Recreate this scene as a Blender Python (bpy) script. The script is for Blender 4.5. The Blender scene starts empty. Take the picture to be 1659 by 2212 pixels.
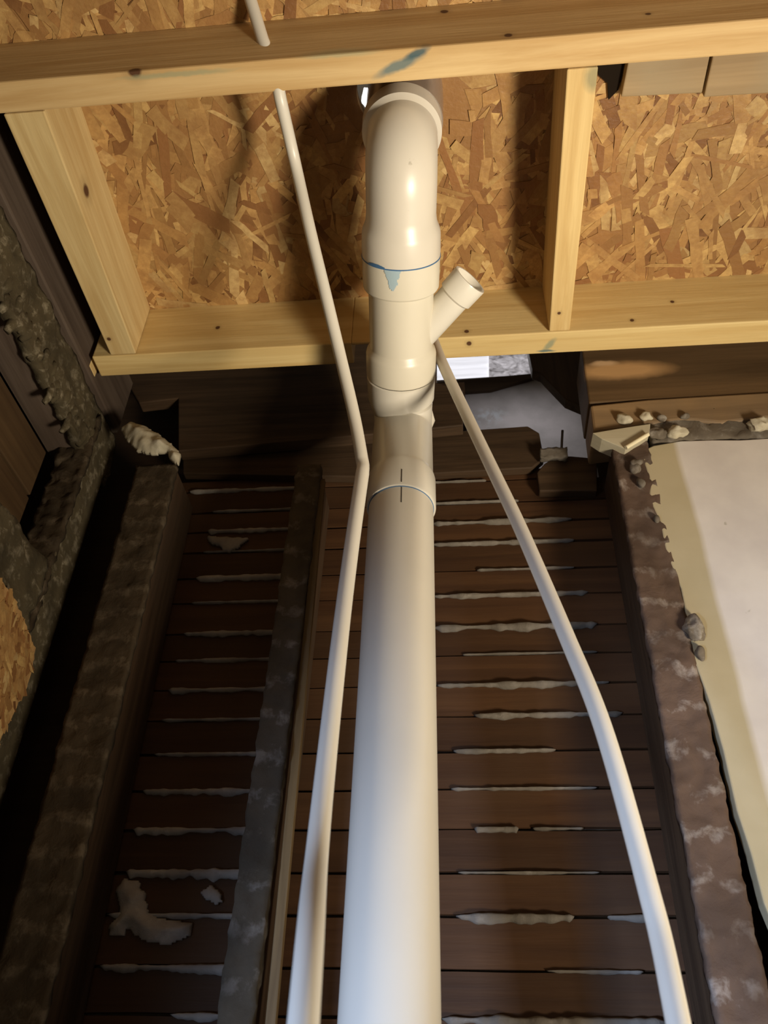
import bpy, bmesh, math, random
from mathutils import Vector, Matrix, noise
random.seed(11)
C = bpy.context.scene.collection
S = bpy.context.scene
ZO = 1.45                       # the camera's height above the floor

# ---------------------------------------------------------------- camera
F, CX, CY = 1797.18, 829.5, 1106.0
AX = Vector((0.99579973, -0.03612268, -0.08413121))
AY = Vector((0.08828515, 0.62232378, 0.77776529))
AZ = Vector((0.02426189, -0.78192599, 0.62289895))
def ray(x, y):
    c = Vector((x - CX, y - CY, F)); return Vector((AX.dot(c), AY.dot(c), AZ.dot(c)))
def atY(x, y, Y): r = ray(x, y); return r * (Y / r.y)
def atZ(x, y, Z): r = ray(x, y); return r * (Z / r.z)
def atX(x, y, X): r = ray(x, y); return r * (X / r.x)
cam = bpy.data.cameras.new('camera'); co = bpy.data.objects.new('camera', cam); C.objects.link(co)
right = Vector((AX.x, AY.x, AZ.x)); down = Vector((AX.y, AY.y, AZ.y)); fwd = Vector((AX.z, AY.z, AZ.z))
m = Matrix((right, -down, -fwd)).transposed().to_4x4(); m.translation = Vector((0, 0, ZO)); co.matrix_world = m
cam.sensor_fit = 'HORIZONTAL'; cam.sensor_width = 36; cam.lens = F / 1659 * 36; cam.clip_start = .02
cam.dof.use_dof = True; cam.dof.focus_distance = 1.15; cam.dof.aperture_fstop = 12
S.camera = co

# ---------------------------------------------------------------- light
w = bpy.data.worlds.new('world'); S.world = w; w.use_nodes = True
w.node_tree.nodes['Background'].inputs[0].default_value = (1.0, .80, .58, 1)
w.node_tree.nodes['Background'].inputs[1].default_value = .075
def area(name, loc, target, size, power, col, spread=180, size_y=None):
    l = bpy.data.lights.new(name, 'AREA'); l.energy = power; l.color = col; l.size = size; l.spread = math.radians(spread)
    if size_y: l.shape = 'RECTANGLE'; l.size_y = size_y
    o = bpy.data.objects.new(name, l); C.objects.link(o)
    L = Vector(loc) + Vector((0, 0, ZO)); T = Vector(target) + Vector((0, 0, ZO))
    o.location = L; o.rotation_euler = (T - L).to_track_quat('-Z', 'Y').to_euler(); return o
area('work_lamp', (.92, .20, -.50), (-.05, .62, 1.18), .26, 9.5, (1.0, .87, .68), 85)
area('warm_front_light', (-.1, -.5, -.1), (0, .8, .9), .3, .40, (1.0, .86, .68))  # weak warm area light behind the camera
area('daylight_from_window', (-1.10, -.90, -.72), (.12, .9, .0), .30, 2.7, (.50, .66, 1.0), 32)
area('daylight_next_room', (.16, 1.24, 1.40), (.14, 1.42, 1.15), .2, .24, (.97, .92, .92))
S.view_settings.view_transform = 'Standard'; S.view_settings.look = 'None'; S.view_settings.gamma = 1
S.view_settings.use_curve_mapping = False; S.view_settings.exposure = 0.0

# ---------------------------------------------------------------- materials
class NT:
    def __init__(s, name, rough=.6, spec=.4):
        s.m = bpy.data.materials.new(name); s.m.use_nodes = True; s.t = s.m.node_tree
        s.b = s.t.nodes['Principled BSDF']; s.b.inputs['Roughness'].default_value = rough
        s.b.inputs['Specular IOR Level'].default_value = spec
        s.co = s.n('ShaderNodeTexCoord').outputs['Object']
    def n(s, k, **kw):
        x = s.t.nodes.new(k)
        for a, v in kw.items(): setattr(x, a, v)
        return x
    def l(s, a, b): s.t.links.new(a, b)
    def mapping(s, scale, loc=(0, 0, 0), rot=(0, 0, 0), src=None):
        x = s.n('ShaderNodeMapping'); x.inputs['Scale'].default_value = scale; x.inputs['Location'].default_value = loc
        x.inputs['Rotation'].default_value = rot; s.l(src or s.co, x.inputs[0]); return x.outputs[0]
    def noise(s, vec, scale=1, detail=4, rough=.55, dist=0):
        x = s.n('ShaderNodeTexNoise'); s.l(vec, x.inputs['Vector']); x.inputs['Scale'].default_value = scale
        x.inputs['Detail'].default_value = detail; x.inputs['Roughness'].default_value = rough; x.inputs['Distortion'].default_value = dist
        return x.outputs[0]
    def ramp(s, fac, stops):
        x = s.n('ShaderNodeValToRGB'); s.l(fac, x.inputs[0]); e = x.color_ramp.elements
        while len(e) < len(stops): e.new(.5)
        for el, (p, c) in zip(e, stops): el.position = p; el.color = (c, c, c, 1) if isinstance(c, (int, float)) else (*c, 1)
        return x.outputs[0]
    def mix(s, fac, a, b, mode='MIX'):
        x = s.n('ShaderNodeMix', data_type='RGBA', blend_type=mode)
        for v, i in ((fac, 0), (a, 6), (b, 7)):
            if isinstance(v, (int, float)): x.inputs[i].default_value = v
            elif isinstance(v, tuple): x.inputs[i].default_value = (*v, 1)
            else: s.l(v, x.inputs[i])
        return x.outputs[2]
    def math(s, op, a, b=0.0, c=0.0):
        x = s.n('ShaderNodeMath', operation=op)
        for i, v in enumerate((a, b, c)):
            if isinstance(v, (int, float)): x.inputs[i].default_value = v
            else: s.l(v, x.inputs[i])
        return x.outputs[0]
    def spot(s, p, r, soft=.4, squash=(1, 1, 1), warp=0.0, rot=(0, 0, 0)):   # 1 inside a blob round point p
        v = s.co
        if warp:
            nz = s.n('ShaderNodeTexNoise'); s.l(s.co, nz.inputs['Vector']); nz.inputs['Scale'].default_value = 60
            a = s.n('ShaderNodeVectorMath', operation='SCALE'); s.l(nz.outputs[1], a.inputs[0]); a.inputs['Scale'].default_value = warp
            b = s.n('ShaderNodeVectorMath', operation='ADD'); s.l(s.co, b.inputs[0]); s.l(a.outputs[0], b.inputs[1]); v = b.outputs[0]
            p = tuple(q + warp * .5 for q in p)
        sub = s.n('ShaderNodeVectorMath', operation='SUBTRACT'); s.l(v, sub.inputs[0]); sub.inputs[1].default_value = p
        mp = s.mapping(tuple(1 / (r * q) for q in squash), rot=(0, 0, 0), src=s.rotv(sub.outputs[0], rot))
        ln = s.n('ShaderNodeVectorMath', operation='LENGTH'); s.l(mp, ln.inputs[0])
        mr = s.n('ShaderNodeMapRange'); s.l(ln.outputs['Value'], mr.inputs[0]); mr.inputs[1].default_value = 1 - soft
        mr.inputs[2].default_value = 1; mr.inputs[3].default_value = 1; mr.inputs[4].default_value = 0; return mr.outputs[0]
    def rotv(s, v, rot):
        x = s.n('ShaderNodeMapping'); x.inputs['Rotation'].default_value = rot; s.l(v, x.inputs[0]); return x.outputs[0]
    def bump(s, h, strength=.3, dist=.002):
        x = s.n('ShaderNodeBump'); x.inputs['Strength'].default_value = strength; x.inputs['Distance'].default_value = dist
        s.l(h, x.inputs['Height']); s.l(x.outputs[0], s.b.inputs['Normal'])
    def base(s, c):
        if isinstance(c, tuple): s.b.inputs['Base Color'].default_value = (*c, 1)
        else: s.l(c, s.b.inputs['Base Color'])
        return s.m

def wood(name, c1, c2, axis, grain=18, knots=(), stains=(), rough=.62, bump=.25, patch=None, off=0):
    t = NT(name, rough, .3)
    sc = [1.0, 1.0, 1.0]; sc[axis] = .055
    v = t.mapping(tuple(sc), loc=(off, off * 1.7, off * .6))
    g = t.noise(v, grain * 2.2, 5, .6, .6)
    g2 = t.noise(v, grain * 9, 3, .6)
    col = t.mix(t.ramp(g, [(.36, 0.0), (.66, 1.0)]), c2, c1)
    col = t.mix(t.math('MULTIPLY', g2, .35), col, tuple(.72 * q for q in c2))
    if patch:
        big = t.noise(t.co, 5, 3); col = t.mix(t.ramp(big, [(.45, 0.0), (.7, .8)]), col, patch)
    for k in knots:
        (p, r) = k[:2]
        ring = t.spot(p, r * 2.1, .8, warp=.004); col = t.mix(t.math('MULTIPLY', ring, .45), col, tuple(.5 * q for q in c2))
        col = t.mix(t.spot(p, r, .35, warp=.003), col, (.10, .045, .02))
    for (p, r, sq, rot, cc, a) in stains:
        st = t.spot(p, r, .55, sq, .006, rot); col = t.mix(t.math('MULTIPLY', st, a), col, cc)
    t.bump(g2, bump, .0015); return t.base(col)

def speckled(name, base, light, amount=.5, scale=30, bands=0, rough=.85, dark=None, thr=.52):
    t = NT(name, rough, .2)
    n1 = t.noise(t.co, scale, 6, .65, .3)
    if bands:
        sx = t.n('ShaderNodeSeparateXYZ'); t.l(t.co, sx.inputs[0])
        wv = t.math('SINE', t.math('ADD', t.math('MULTIPLY', sx.outputs[2], 2 * math.pi / bands), t.math('MULTIPLY', t.noise(t.co, 14, 2), 3.0)))
        n1 = t.math('ADD', n1, t.math('MULTIPLY', wv, .11))
    col = t.mix(t.math('MULTIPLY', t.ramp(n1, [(thr, 0.0), (thr + .16, 1.0)]), amount), base, light)
    n2 = t.noise(t.co, scale * .35, 4)
    col = t.mix(t.ramp(n2, [(.35, .75), (.6, 0.0)]), col, dark or tuple(.5 * q for q in base))
    t.bump(n1, .6, .004); return t.base(col)

def plastic(name, col, rough=.3, marks=()):
    t = NT(name, rough, .5)
    n1 = t.noise(t.co, 9, 4)
    c = t.mix(t.ramp(n1, [(.4, 0.0), (.75, .35)]), col, tuple(.86 * q for q in col))
    d = t.noise(t.mapping((40, 40, 14)), 1, 4, .7); c = t.mix(t.ramp(d, [(.70, 0.0), (.76, .45)]), c, (.28, .24, .17))
    for (p, r, sq, rot, cc, a) in marks:
        c = t.mix(t.math('MULTIPLY', t.spot(p, r, .5, sq, .004, rot), a), c, cc)
    return t.base(c)

M = {}
PALE1, PALE2 = (.74, .54, .27), (.56, .36, .15)
M['osb'] = None
M['old'] = wood('old brown timber', (.085, .05, .026), (.04, .022, .011), 2, 30, patch=(.055, .036, .022))
M['old_x'] = wood('old brown timber lying', (.085, .05, .026), (.042, .024, .012), 0, 30, patch=(.06, .038, .022))
M['old_y'] = wood('old grey timber lying in depth', (.13, .095, .07), (.07, .048, .034), 1, 24, patch=(.10, .07, .05))
M['lath'] = wood('dark stained lath', (.150, .072, .030), (.085, .038, .016), 0, 22, patch=(.10, .05, .024))
M['void'] = NT('black gap shade', .95, .1).base((.012, .008, .005))  # black standing in for the shade of a gap
M['stud_rough'] = speckled('mortar stained old timber', (.055, .038, .021), (.17, .13, .085), .5, 60, .042, thr=.52)
M['stud_mid'] = speckled('mortar smeared sawn timber', (.088, .070, .048), (.34, .30, .26), .5, 44, .052, thr=.56)
M['stud_right'] = speckled('lime marked old timber', (.125, .080, .055), (.46, .40, .34), .6, 34, .052, thr=.565)
M['rubble'] = speckled('dirty plaster crumbs', (.16, .13, .095), (.50, .46, .40), .6, 30, rough=.95)
M['roughcast'] = speckled('plaster crusted beam', (.085, .066, .036), (.34, .29, .20), .7, 55, rough=.95)
M['mortar'] = speckled('grey mortar', (.19, .165, .135), (.32, .29, .25), .6, 40, rough=.95, dark=(.10, .085, .065))
M['splat'] = speckled('pale mortar', (.40, .365, .32), (.56, .53, .48), .6, 40, rough=.95, dark=(.22, .19, .165))  # mortar lightened in colour to make up for weak light in the left bay
M['limewhite'] = speckled('pale lime plaster', (.52, .47, .34), (.72, .67, .55), .7, 30, rough=.9, dark=(.36, .31, .22))
M['pvc'] = plastic('ivory plastic', (.68, .63, .53), .30)
M['pvc_white'] = plastic('white plastic', (.70, .66, .57), .27)
M['pex'] = plastic('cream water tube', (.70, .66, .57), .36)
M['blue'] = NT('blue primer', .4).base((.06, .15, .30))
M['blue_thin'] = NT('thin blue primer', .4).base((.36, .47, .52))
M['ink'] = NT('black marker ink', .5).base((.05, .045, .04))
M['nail'] = NT('rusty steel', .5).base((.04, .03, .025))
M['glint'] = NT('bright zinc', .3).base((.75, .75, .72))

# ---------------------------------------------------------------- mesh helpers
class MB:
    def __init__(s): s.v = []; s.f = []; s.mi = []; s.sm = []; s.col = []
    def add(s, vs, fs, mi=0, smooth=False, col=None):
        o = len(s.v); s.v += [Vector(q) for q in vs]
        for f in fs: s.f.append([i + o for i in f]); s.mi.append(mi); s.sm.append(smooth)
        if col is not None: s.col += [col] * len(vs)
    def box(s, x0, x1, y0, y1, z0, z1, mi=0):
        s.add([(x, y, z) for x in (x0, x1) for y in (y0, y1) for z in (z0, z1)],
              [(0, 1, 3, 2), (4, 6, 7, 5), (0, 4, 5, 1), (2, 3, 7, 6), (0, 2, 6, 4), (1, 5, 7, 3)], mi)
    def prism(s, poly, d, mi=0):        # poly: 3-D outline, d: thickness vector
        n = len(poly); d = Vector(d); a = [Vector(p) for p in poly]
        s.add(a + [p + d for p in a], [list(range(n))[::-1], [n + i for i in range(n)]] + [(i, (i + 1) % n, n + (i + 1) % n, n + i) for i in range(n)], mi)
    def rough_box(s, x0, x1, y0, y1, z0, z1, step, amp, freq=30, mi=0, seed=0, fade=None):
        # a subdivided box whose surface is pushed about by noise
        n = [max(1, round((b - a) / step)) for a, b in ((x0, x1), (y0, y1), (z0, z1))]
        idx = {}; vs = []; fs = []
        def P(i, j, k):
            if (i, j, k) not in idx:
                p = Vector((x0 + (x1 - x0) * i / n[0], y0 + (y1 - y0) * j / n[1], z0 + (z1 - z0) * k / n[2]))
                q = p * freq + Vector((seed, seed * 2.3, seed * .7)); d = Vector(noise.noise_vector(q)) + .5 * Vector(noise.noise_vector(q * 2.3))
                idx[(i, j, k)] = len(vs); vs.append(p + d * amp * (fade(p) if fade else 1))
            return idx[(i, j, k)]
        for k in (0, n[2]):
            for i in range(n[0]):
                for j in range(n[1]):
                    f = (P(i, j, k), P(i + 1, j, k), P(i + 1, j + 1, k), P(i, j + 1, k)); fs.append(f if k else f[::-1])
        for j in (0, n[1]):
            for i in range(n[0]):
                for k in range(n[2]):
                    f = (P(i, j, k), P(i + 1, j, k), P(i + 1, j, k + 1), P(i, j, k + 1)); fs.append(f[::-1] if j else f)
        for i in (0, n[0]):
            for j in range(n[1]):
                for k in range(n[2]):
                    f = (P(i, j, k), P(i, j + 1, k), P(i, j + 1, k + 1), P(i, j, k + 1)); fs.append(f if i else f[::-1])
        s.add(vs, fs, mi, True)
    def tube(s, pts, rad, seg=48, cap=True, mi=0):
        pts = [Vector(p) for p in pts]; n = len(pts)
        if isinstance(rad, (int, float)): rad = [rad] * n
        vs = []; up = None
        for i in range(n):
            a, b = i, i
            while a > 0 and (pts[a] - pts[i]).length < 1e-5: a -= 1
            while b < n - 1 and (pts[b] - pts[i]).length < 1e-5: b += 1
            t = (pts[b] - pts[a])
            if t.length < 1e-7: t = Vector((0, 0, 1))
            t.normalize()
            if up is None: up = t.orthogonal().normalized()
            up = (up - t * up.dot(t)).normalized(); q = t.cross(up)
            for k in range(seg):
                an = 2 * math.pi * k / seg; vs.append(pts[i] + (up * math.cos(an) + q * math.sin(an)) * rad[i])
        fs = [(i * seg + k, i * seg + (k + 1) % seg, (i + 1) * seg + (k + 1) % seg, (i + 1) * seg + k) for i in range(n - 1) for k in range(seg)]
        if cap: fs += [list(range(seg))[::-1], [(n - 1) * seg + k for k in range(seg)]]
        s.add(vs, fs, mi, True)
    def lathe(s, o, d, prof, seg=64, mi=0):    # prof: list of (distance along d, radius)
        d = Vector(d).normalized(); o = Vector(o); u = d.orthogonal().normalized(); q = d.cross(u); vs = []
        for (h, r) in prof:
            for k in range(seg):
                an = 2 * math.pi * k / seg; vs.append(o + d * h + (u * math.cos(an) + q * math.sin(an)) * r)
        n = len(prof)
        s.add(vs, [(i * seg + k, i * seg + (k + 1) % seg, (i + 1) * seg + (k + 1) % seg, (i + 1) * seg + k) for i in range(n - 1) for k in range(seg)], mi, True)
    def build(s, name, mats, parent=None, bevel=0, sharp=35):
        me = bpy.data.meshes.new(name); me.from_pydata([tuple(v) for v in s.v], [], s.f)
        for mt in (mats if isinstance(mats, (list, tuple)) else [mats]): me.materials.append(mt)
        me.polygons.foreach_set('material_index', s.mi); me.polygons.foreach_set('use_smooth', s.sm)
        if s.col:
            at = me.color_attributes.new('flake_colour', 'FLOAT_COLOR', 'POINT')
            for i, c in enumerate(s.col): at.data[i].color = (*c, 1)
        me.update(); o = bpy.data.objects.new(name, me); C.objects.link(o)
        bm = bmesh.new(); bm.from_mesh(me); bmesh.ops.recalc_face_normals(bm, faces=bm.faces); bm.to_mesh(me); bm.free()
        if any(s.sm): me.set_sharp_from_angle(angle=math.radians(sharp))
        if parent:
            o.parent = parent; base = Vector((0, 0, 0)); p = parent
            while p: base += p.location; p = p.parent
            o.location = Vector((0, 0, ZO)) - base
        else: o.location = (0, 0, ZO)
        if bevel:
            b = o.modifiers.new('bevel', 'BEVEL'); b.width = bevel; b.segments = 2; b.limit_method = 'ANGLE'
        return o
def tag(o, label=None, cat=None, group=None, kind=None):
    for k, v in (('label', label), ('category', cat), ('group', group), ('kind', kind)):
        if v: o[k] = v
    return o
def empty(name, loc):
    o = bpy.data.objects.new(name, None); C.objects.link(o); o.location = Vector(loc) + Vector((0, 0, ZO)); o.empty_display_size = .05; return o

# ================================================================ the room
ZC = 1.193                       # underside of the subfloor
# ---- ceiling: strand board built of real overlapping flakes
t = NT('strand board', .42, .45)
at = t.n('ShaderNodeVertexColor'); at.layer_name = 'flake_colour'
g = t.noise(t.co, 120, 4, .6); g3 = t.noise(t.co, 22, 5, .65)
c = t.mix(t.ramp(g, [(.3, .35), (.6, 0.0)]), at.outputs[0], (.22, .10, .035))
c = t.mix(t.ramp(g3, [(.38, .55), (.55, 0.0)]), c, (.28, .14, .05))
t.bump(g, .6, .002); M['osb'] = t.base(c)
PAL = [(.62, .40, .15), (.55, .33, .12), (.46, .26, .09), (.38, .20, .07), (.66, .45, .19), (.30, .14, .05), (.50, .30, .11), (.20, .09, .033)]
WT = [5, 7, 7, 6, 3, 4, 6, 2]
def flakes(mb, org, u, v, n, W, H, count, keep=None, ang=(math.pi / 2, .6), size=1.0):
    org, u, v, n = Vector(org), Vector(u), Vector(v), Vector(n)
    for i in range(count):
        L = random.uniform(.04, .13); B = random.uniform(.006, .023) * (1.25 if random.random() < .2 else 1)
        a = random.gauss(*ang) if random.random() < .75 else random.uniform(0, math.pi)
        L *= size; B *= size
        cx, cy = random.uniform(0, W), random.uniform(0, H)
        if keep and not keep(cx, cy): continue
        dx, dy = math.cos(a), math.sin(a); lift = random.uniform(.0002, .0026); ti = random.uniform(-.0016, .0016)
        out = []
        for sgn in (1, -1):
            k = 4
            for j in range(k + 1):
                x = sgn * (-1 + 2 * j / k) * L / 2 + random.uniform(-.10, .10) * L * (1 if j in (0, k) else .3)
                out.append((x, sgn * B / 2 * random.uniform(.7, 1.1)))
        vs = []
        for (p, q) in out:
            vs.append(org + u * (cx + p * dx - q * dy) + v * (cy + p * dy + q * dx) + n * (lift + ti * p / L))
        c = random.choices(PAL, WT)[0]; k = random.uniform(.70, 1.02); c = tuple(min(1, q * k) for q in c)
        m_ = len(vs)
        vb = [p - n * .0012 for p in vs]
        mb.add(vs + vb, [list(range(m_))] + [(j, (j + 1) % m_, m_ + (j + 1) % m_, m_ + j) for j in range(m_)], 0, False, c)
HX, HY = -.056, .545             # centre of the pipe hole
mb = MB()
mb.v = []; N = 40; R0 = .060
ring = [Vector((HX + R0 * math.cos(2 * math.pi * k / N) * 1.0, HY + R0 * math.sin(2 * math.pi * k / N), ZC)) for k in range(N)]
X0, X1, Y0, Y1 = -.80, 1.0, -.25, .934
def edge_pt(p):
    d = Vector((p.x - HX, p.y - HY)); k = 1e9
    if d.x > 1e-6: k = min(k, (X1 - HX) / d.x)
    if d.x < -1e-6: k = min(k, (X0 - HX) / d.x)
    if d.y > 1e-6: k = min(k, (Y1 - HY) / d.y)
    if d.y < -1e-6: k = min(k, (Y0 - HY) / d.y)
    return Vector((HX + d.x * k, HY + d.y * k, ZC))
outer = [edge_pt(p) for p in ring]
lo = ring + outer; hi = [p + Vector((0, 0, .018)) for p in lo]
fs = []
for k in range(N):
    a, b = k, (k + 1) % N
    fs += [(a, b, N + b, N + a), (2 * N + a, 3 * N + a, 3 * N + b, 2 * N + b), (a, 2 * N + a, 2 * N + b, b)]
mb.add(lo + hi, fs, 0, False, (.32, .17, .06))
flakes(mb, (X0, Y0, ZC), (1, 0, 0), (0, 1, 0), (0, 0, -1), X1 - X0, Y1 - Y0, 6800,
       keep=lambda x, y: math.hypot(X0 + x - HX, Y0 + y - HY) > .115)
tag(mb.build('ceiling', M['osb']), kind='structure')

# ---- back wall: the brown coat behind the laths, with a broken opening at the upper right
WY = 1.162
mb = MB()
mb.box(-1.0, 1.0, WY, WY + .02, -ZO, .955); mb.box(-.50, .34, 1.1312, 1.16, -ZO, .945, 1)
mb.box(-1.0, .03, WY, WY + .02, .955, 1.26); mb.box(-1.0, -.12, WY, WY + .02, 1.26, 1.75); mb.box(.262, 1.0, WY, WY + .02, .955, 1.30)
tag(mb.build('wall_back', [wood('dark void boarding', (.05, .028, .014), (.03, .016, .008), 0, 20), speckled('old scratch coat', (.085, .065, .045), (.15, .13, .10), .5, 40)]), kind='structure')  # dark boarding colour stands in for the shade of the deep void

# ---- plaster wall at the right
t = NT('old plaster in tan and white', .8, .25)
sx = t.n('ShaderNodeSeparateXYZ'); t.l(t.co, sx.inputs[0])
# soft edge across x: tan plaster to its left, white to its right
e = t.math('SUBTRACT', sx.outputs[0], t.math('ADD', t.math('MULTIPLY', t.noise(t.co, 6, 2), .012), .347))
white_fac = t.ramp(t.math('MULTIPLY_ADD', e, 60, .5), [(.25, 0.0), (.8, 1.0)])
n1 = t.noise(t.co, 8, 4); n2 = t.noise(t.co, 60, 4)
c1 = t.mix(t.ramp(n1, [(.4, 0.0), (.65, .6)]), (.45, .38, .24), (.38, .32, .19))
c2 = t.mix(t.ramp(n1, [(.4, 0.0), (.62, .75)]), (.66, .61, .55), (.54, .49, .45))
c = t.mix(white_fac, c1, c2)
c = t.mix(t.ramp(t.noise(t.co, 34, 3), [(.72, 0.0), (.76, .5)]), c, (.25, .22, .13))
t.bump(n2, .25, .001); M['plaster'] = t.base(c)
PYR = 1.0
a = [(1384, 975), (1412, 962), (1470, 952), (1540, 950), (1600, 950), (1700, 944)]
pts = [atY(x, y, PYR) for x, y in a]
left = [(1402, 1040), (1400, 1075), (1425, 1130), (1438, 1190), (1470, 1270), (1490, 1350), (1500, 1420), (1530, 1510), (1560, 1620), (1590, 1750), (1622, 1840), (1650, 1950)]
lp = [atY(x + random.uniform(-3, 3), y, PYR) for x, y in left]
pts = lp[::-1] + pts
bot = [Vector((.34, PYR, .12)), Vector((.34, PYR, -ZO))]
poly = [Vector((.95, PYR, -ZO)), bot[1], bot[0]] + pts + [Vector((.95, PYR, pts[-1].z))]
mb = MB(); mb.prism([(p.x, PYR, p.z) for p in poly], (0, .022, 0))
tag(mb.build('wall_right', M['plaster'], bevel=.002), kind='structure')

# ---- left wall (old boarding) and floor
mb = MB(); mb.box(-.80, -.78, .0, 1.16, -ZO, 1.19)
tag(mb.build('wall_left', wood('dark left boarding', (.075, .045, .022), (.05, .028, .013), 1, 18)), kind='structure')
mb = MB(); mb.box(-1.5, 1.5, -1.6, 1.16, -ZO - .03, -ZO)
tag(mb.build('floor', wood('dusty floor boards', (.30, .22, .13), (.20, .14, .08), 1, 12)), kind='structure')

# ================================================================ new framing in the ceiling
ZJ = 1.07
grn = (.16, .22, .17)
def plank(mb, x0, x1, y0, y1, z0, z1): mb.box(x0, x1, y0, y1, z0, z1)
sm = atZ(862, 142, ZJ)
mat = wood('fresh spruce front', PALE1, PALE2, 0, 20,
           knots=[(tuple(atZ(290, 152, ZJ)), .010), (tuple(atY(1098, 76, .438)), .006), (tuple(atY(1400, 30, .438)), .004), (tuple(atY(960, 25, .438)), .006)],
           stains=[(tuple(sm), .020, (2.0, .42, 1.4), (0, 0, math.radians(20)), (.10, .17, .18), .85),
                   (tuple(atZ(900, 115, ZJ)), .013, (1.6, .5, 1.2), (0, 0, math.radians(20)), (.045, .10, .12), .9),
                   (tuple(atZ(380, 160, ZJ)), .02, (4.5, .22, 1), (0, 0, 0), (.30, .33, .20), .6),
                   (tuple(atZ(730, 118, ZJ)), .02, (3, .25, 1), (0, 0, 0), (.34, .36, .22), .5)])
mb = MB(); mb.box(-.611, 1.0, .438, .477, ZJ, ZC - .0005)
tag(mb.build('ceiling_joist', mat, bevel=.0025), 'pale new ceiling joist nearest the camera with a blue-green smear on its underside', 'joist', 'new ceiling joists')
# second joist with a notch sawn in its rear for the drain run
mat = wood('fresh spruce rear', (.78, .60, .28), (.62, .43, .17), 0, 20, off=3,
           knots=[(tuple(atZ(1013, 742, ZJ)), .005), (tuple(atY(1008, 716, .888)), .005), (tuple(atY(1365, 692, .888)), .004), (tuple(atY(470, 708, .888)), .005), (tuple(atY(1452, 652, .888)), .004)],
           stains=[(tuple(atZ(1187, 745, ZJ)), .012, (.6, 1.6, 1), (0, 0, math.radians(-35)), (.20, .26, .19), .7),
                   (tuple(atZ(1180, 758, ZJ)), .010, (1.8, .35, 1), (0, 0, 0), (.05, .13, .15), .8)])
xl = atZ(200, 775, ZJ).x; nx0 = atZ(763, 770, ZJ).x; nx1 = atZ(935, 760, ZJ).x
mb = MB(); mb.box(xl, nx0, .888, .932, ZJ, ZC); mb.box(nx0, nx1, .888, .893, ZJ, ZC); mb.box(nx1, 1.0, .888, .932, ZJ, ZC)
tag(mb.build('ceiling_joist', mat, bevel=.002), 'pale new ceiling joist behind the drain pipe, below both strand board bays', 'joist', 'new ceiling joists')
b0 = atZ(20, 250, ZJ); b1 = atZ(130, 250, ZJ)
mat = wood('fresh spruce blocking', (.74, .57, .28), (.58, .40, .17), 1, 22, off=7, knots=[(tuple(atX(195, 412, -.51)), .013), (tuple(atZ(235, 733, ZJ)), .004)])
xb = atZ(250, 500, ZJ)
mb = MB(); mb.prism([(-.568, .478, ZJ + .0005), (-.512, .478, ZJ + .0005), (-.524, .887, ZJ + .0005), (-.568, .887, ZJ + .0005)], (0, 0, ZC - ZJ - .001))
tag(mb.build('blocking', mat, bevel=.002), 'pale wooden blocking at the left end between the two new joists', 'blocking', 'blocking between the new joists')
mat = wood('fresh spruce blocking striped', (.80, .60, .28), (.62, .42, .17), 1, 26, off=12, knots=[(tuple(atZ(1208, 677, ZJ)), .0035)],
           stains=[(tuple(atZ(1285, 168, ZJ)), .022, (.8, 1, 1), (0, 0, 0), (.22, .22, .13), .7)])
mb = MB(); mb.prism([(.158, .478, ZJ + .0005), (.196, .478, ZJ + .0005), (.196, .887, ZJ + .0005), (.163, .887, ZJ + .0005)], (0, 0, ZC - ZJ - .001))
tag(mb.build('blocking', mat, bevel=.002), 'pale wooden blocking right of the drain pipe with a small knot at its lower end', 'blocking', 'blocking between the new joists')
mb = MB(); q = atZ(185, 787, ZJ)
mb.box(q.x - .005, xl - .010, .905, .932, ZJ - .002, ZJ + .09)
tag(mb.build('wood_offcut', mat, bevel=.002), 'short pale offcut left of the rear joist end, against the crusted beam', 'offcut')

# weathered board under the subfloor, upper right, and a flat black piece standing in for the shade of the gap beside it
t1 = wood('weathered grey board', (.42, .30, .16), (.30, .21, .11), 0, 14, patch=(.33, .27, .17), off=5)
p = atZ(1340, 208, ZC - .006)
xs = [.252, .355, .36, .60, 1.0]
mb = MB(); mb.prism([(.256, .478, ZC - .022), (.36, .478, ZC - .022), (.3595, .569, ZC - .022), (.250, .566, ZC - .022)], (0, 0, .018))
tag(mb.build('weathered_board', t1, bevel=.002), 'weathered grey-brown board under the strand board, left of the thin dark joint', 'board', 'weathered boards at the upper right')
mb = MB(); mb.prism([(.3635, .478, ZC - .024), (1.0, .478, ZC - .024), (1.0, .583, ZC - .024), (.362, .574, ZC - .024)], (0, 0, .020))
tag(mb.build('weathered_board', t1, bevel=.002), 'weathered grey-brown board under the strand board, right of the thin dark joint', 'board', 'weathered boards at the upper right')
mb = MB(); mb.prism([(.212, .478, ZC - .008), (.2555, .478, ZC - .008), (.248, .562, ZC - .008), (.236, .575, ZC - .008), (.232, .552, ZC - .008), (.218, .540, ZC - .008)], (0, 0, .007))
tag(mb.build('gap_shade_piece', M['void']), 'black piece for the shaded gap beside the right blocking, under the front joist', 'gap')

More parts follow.
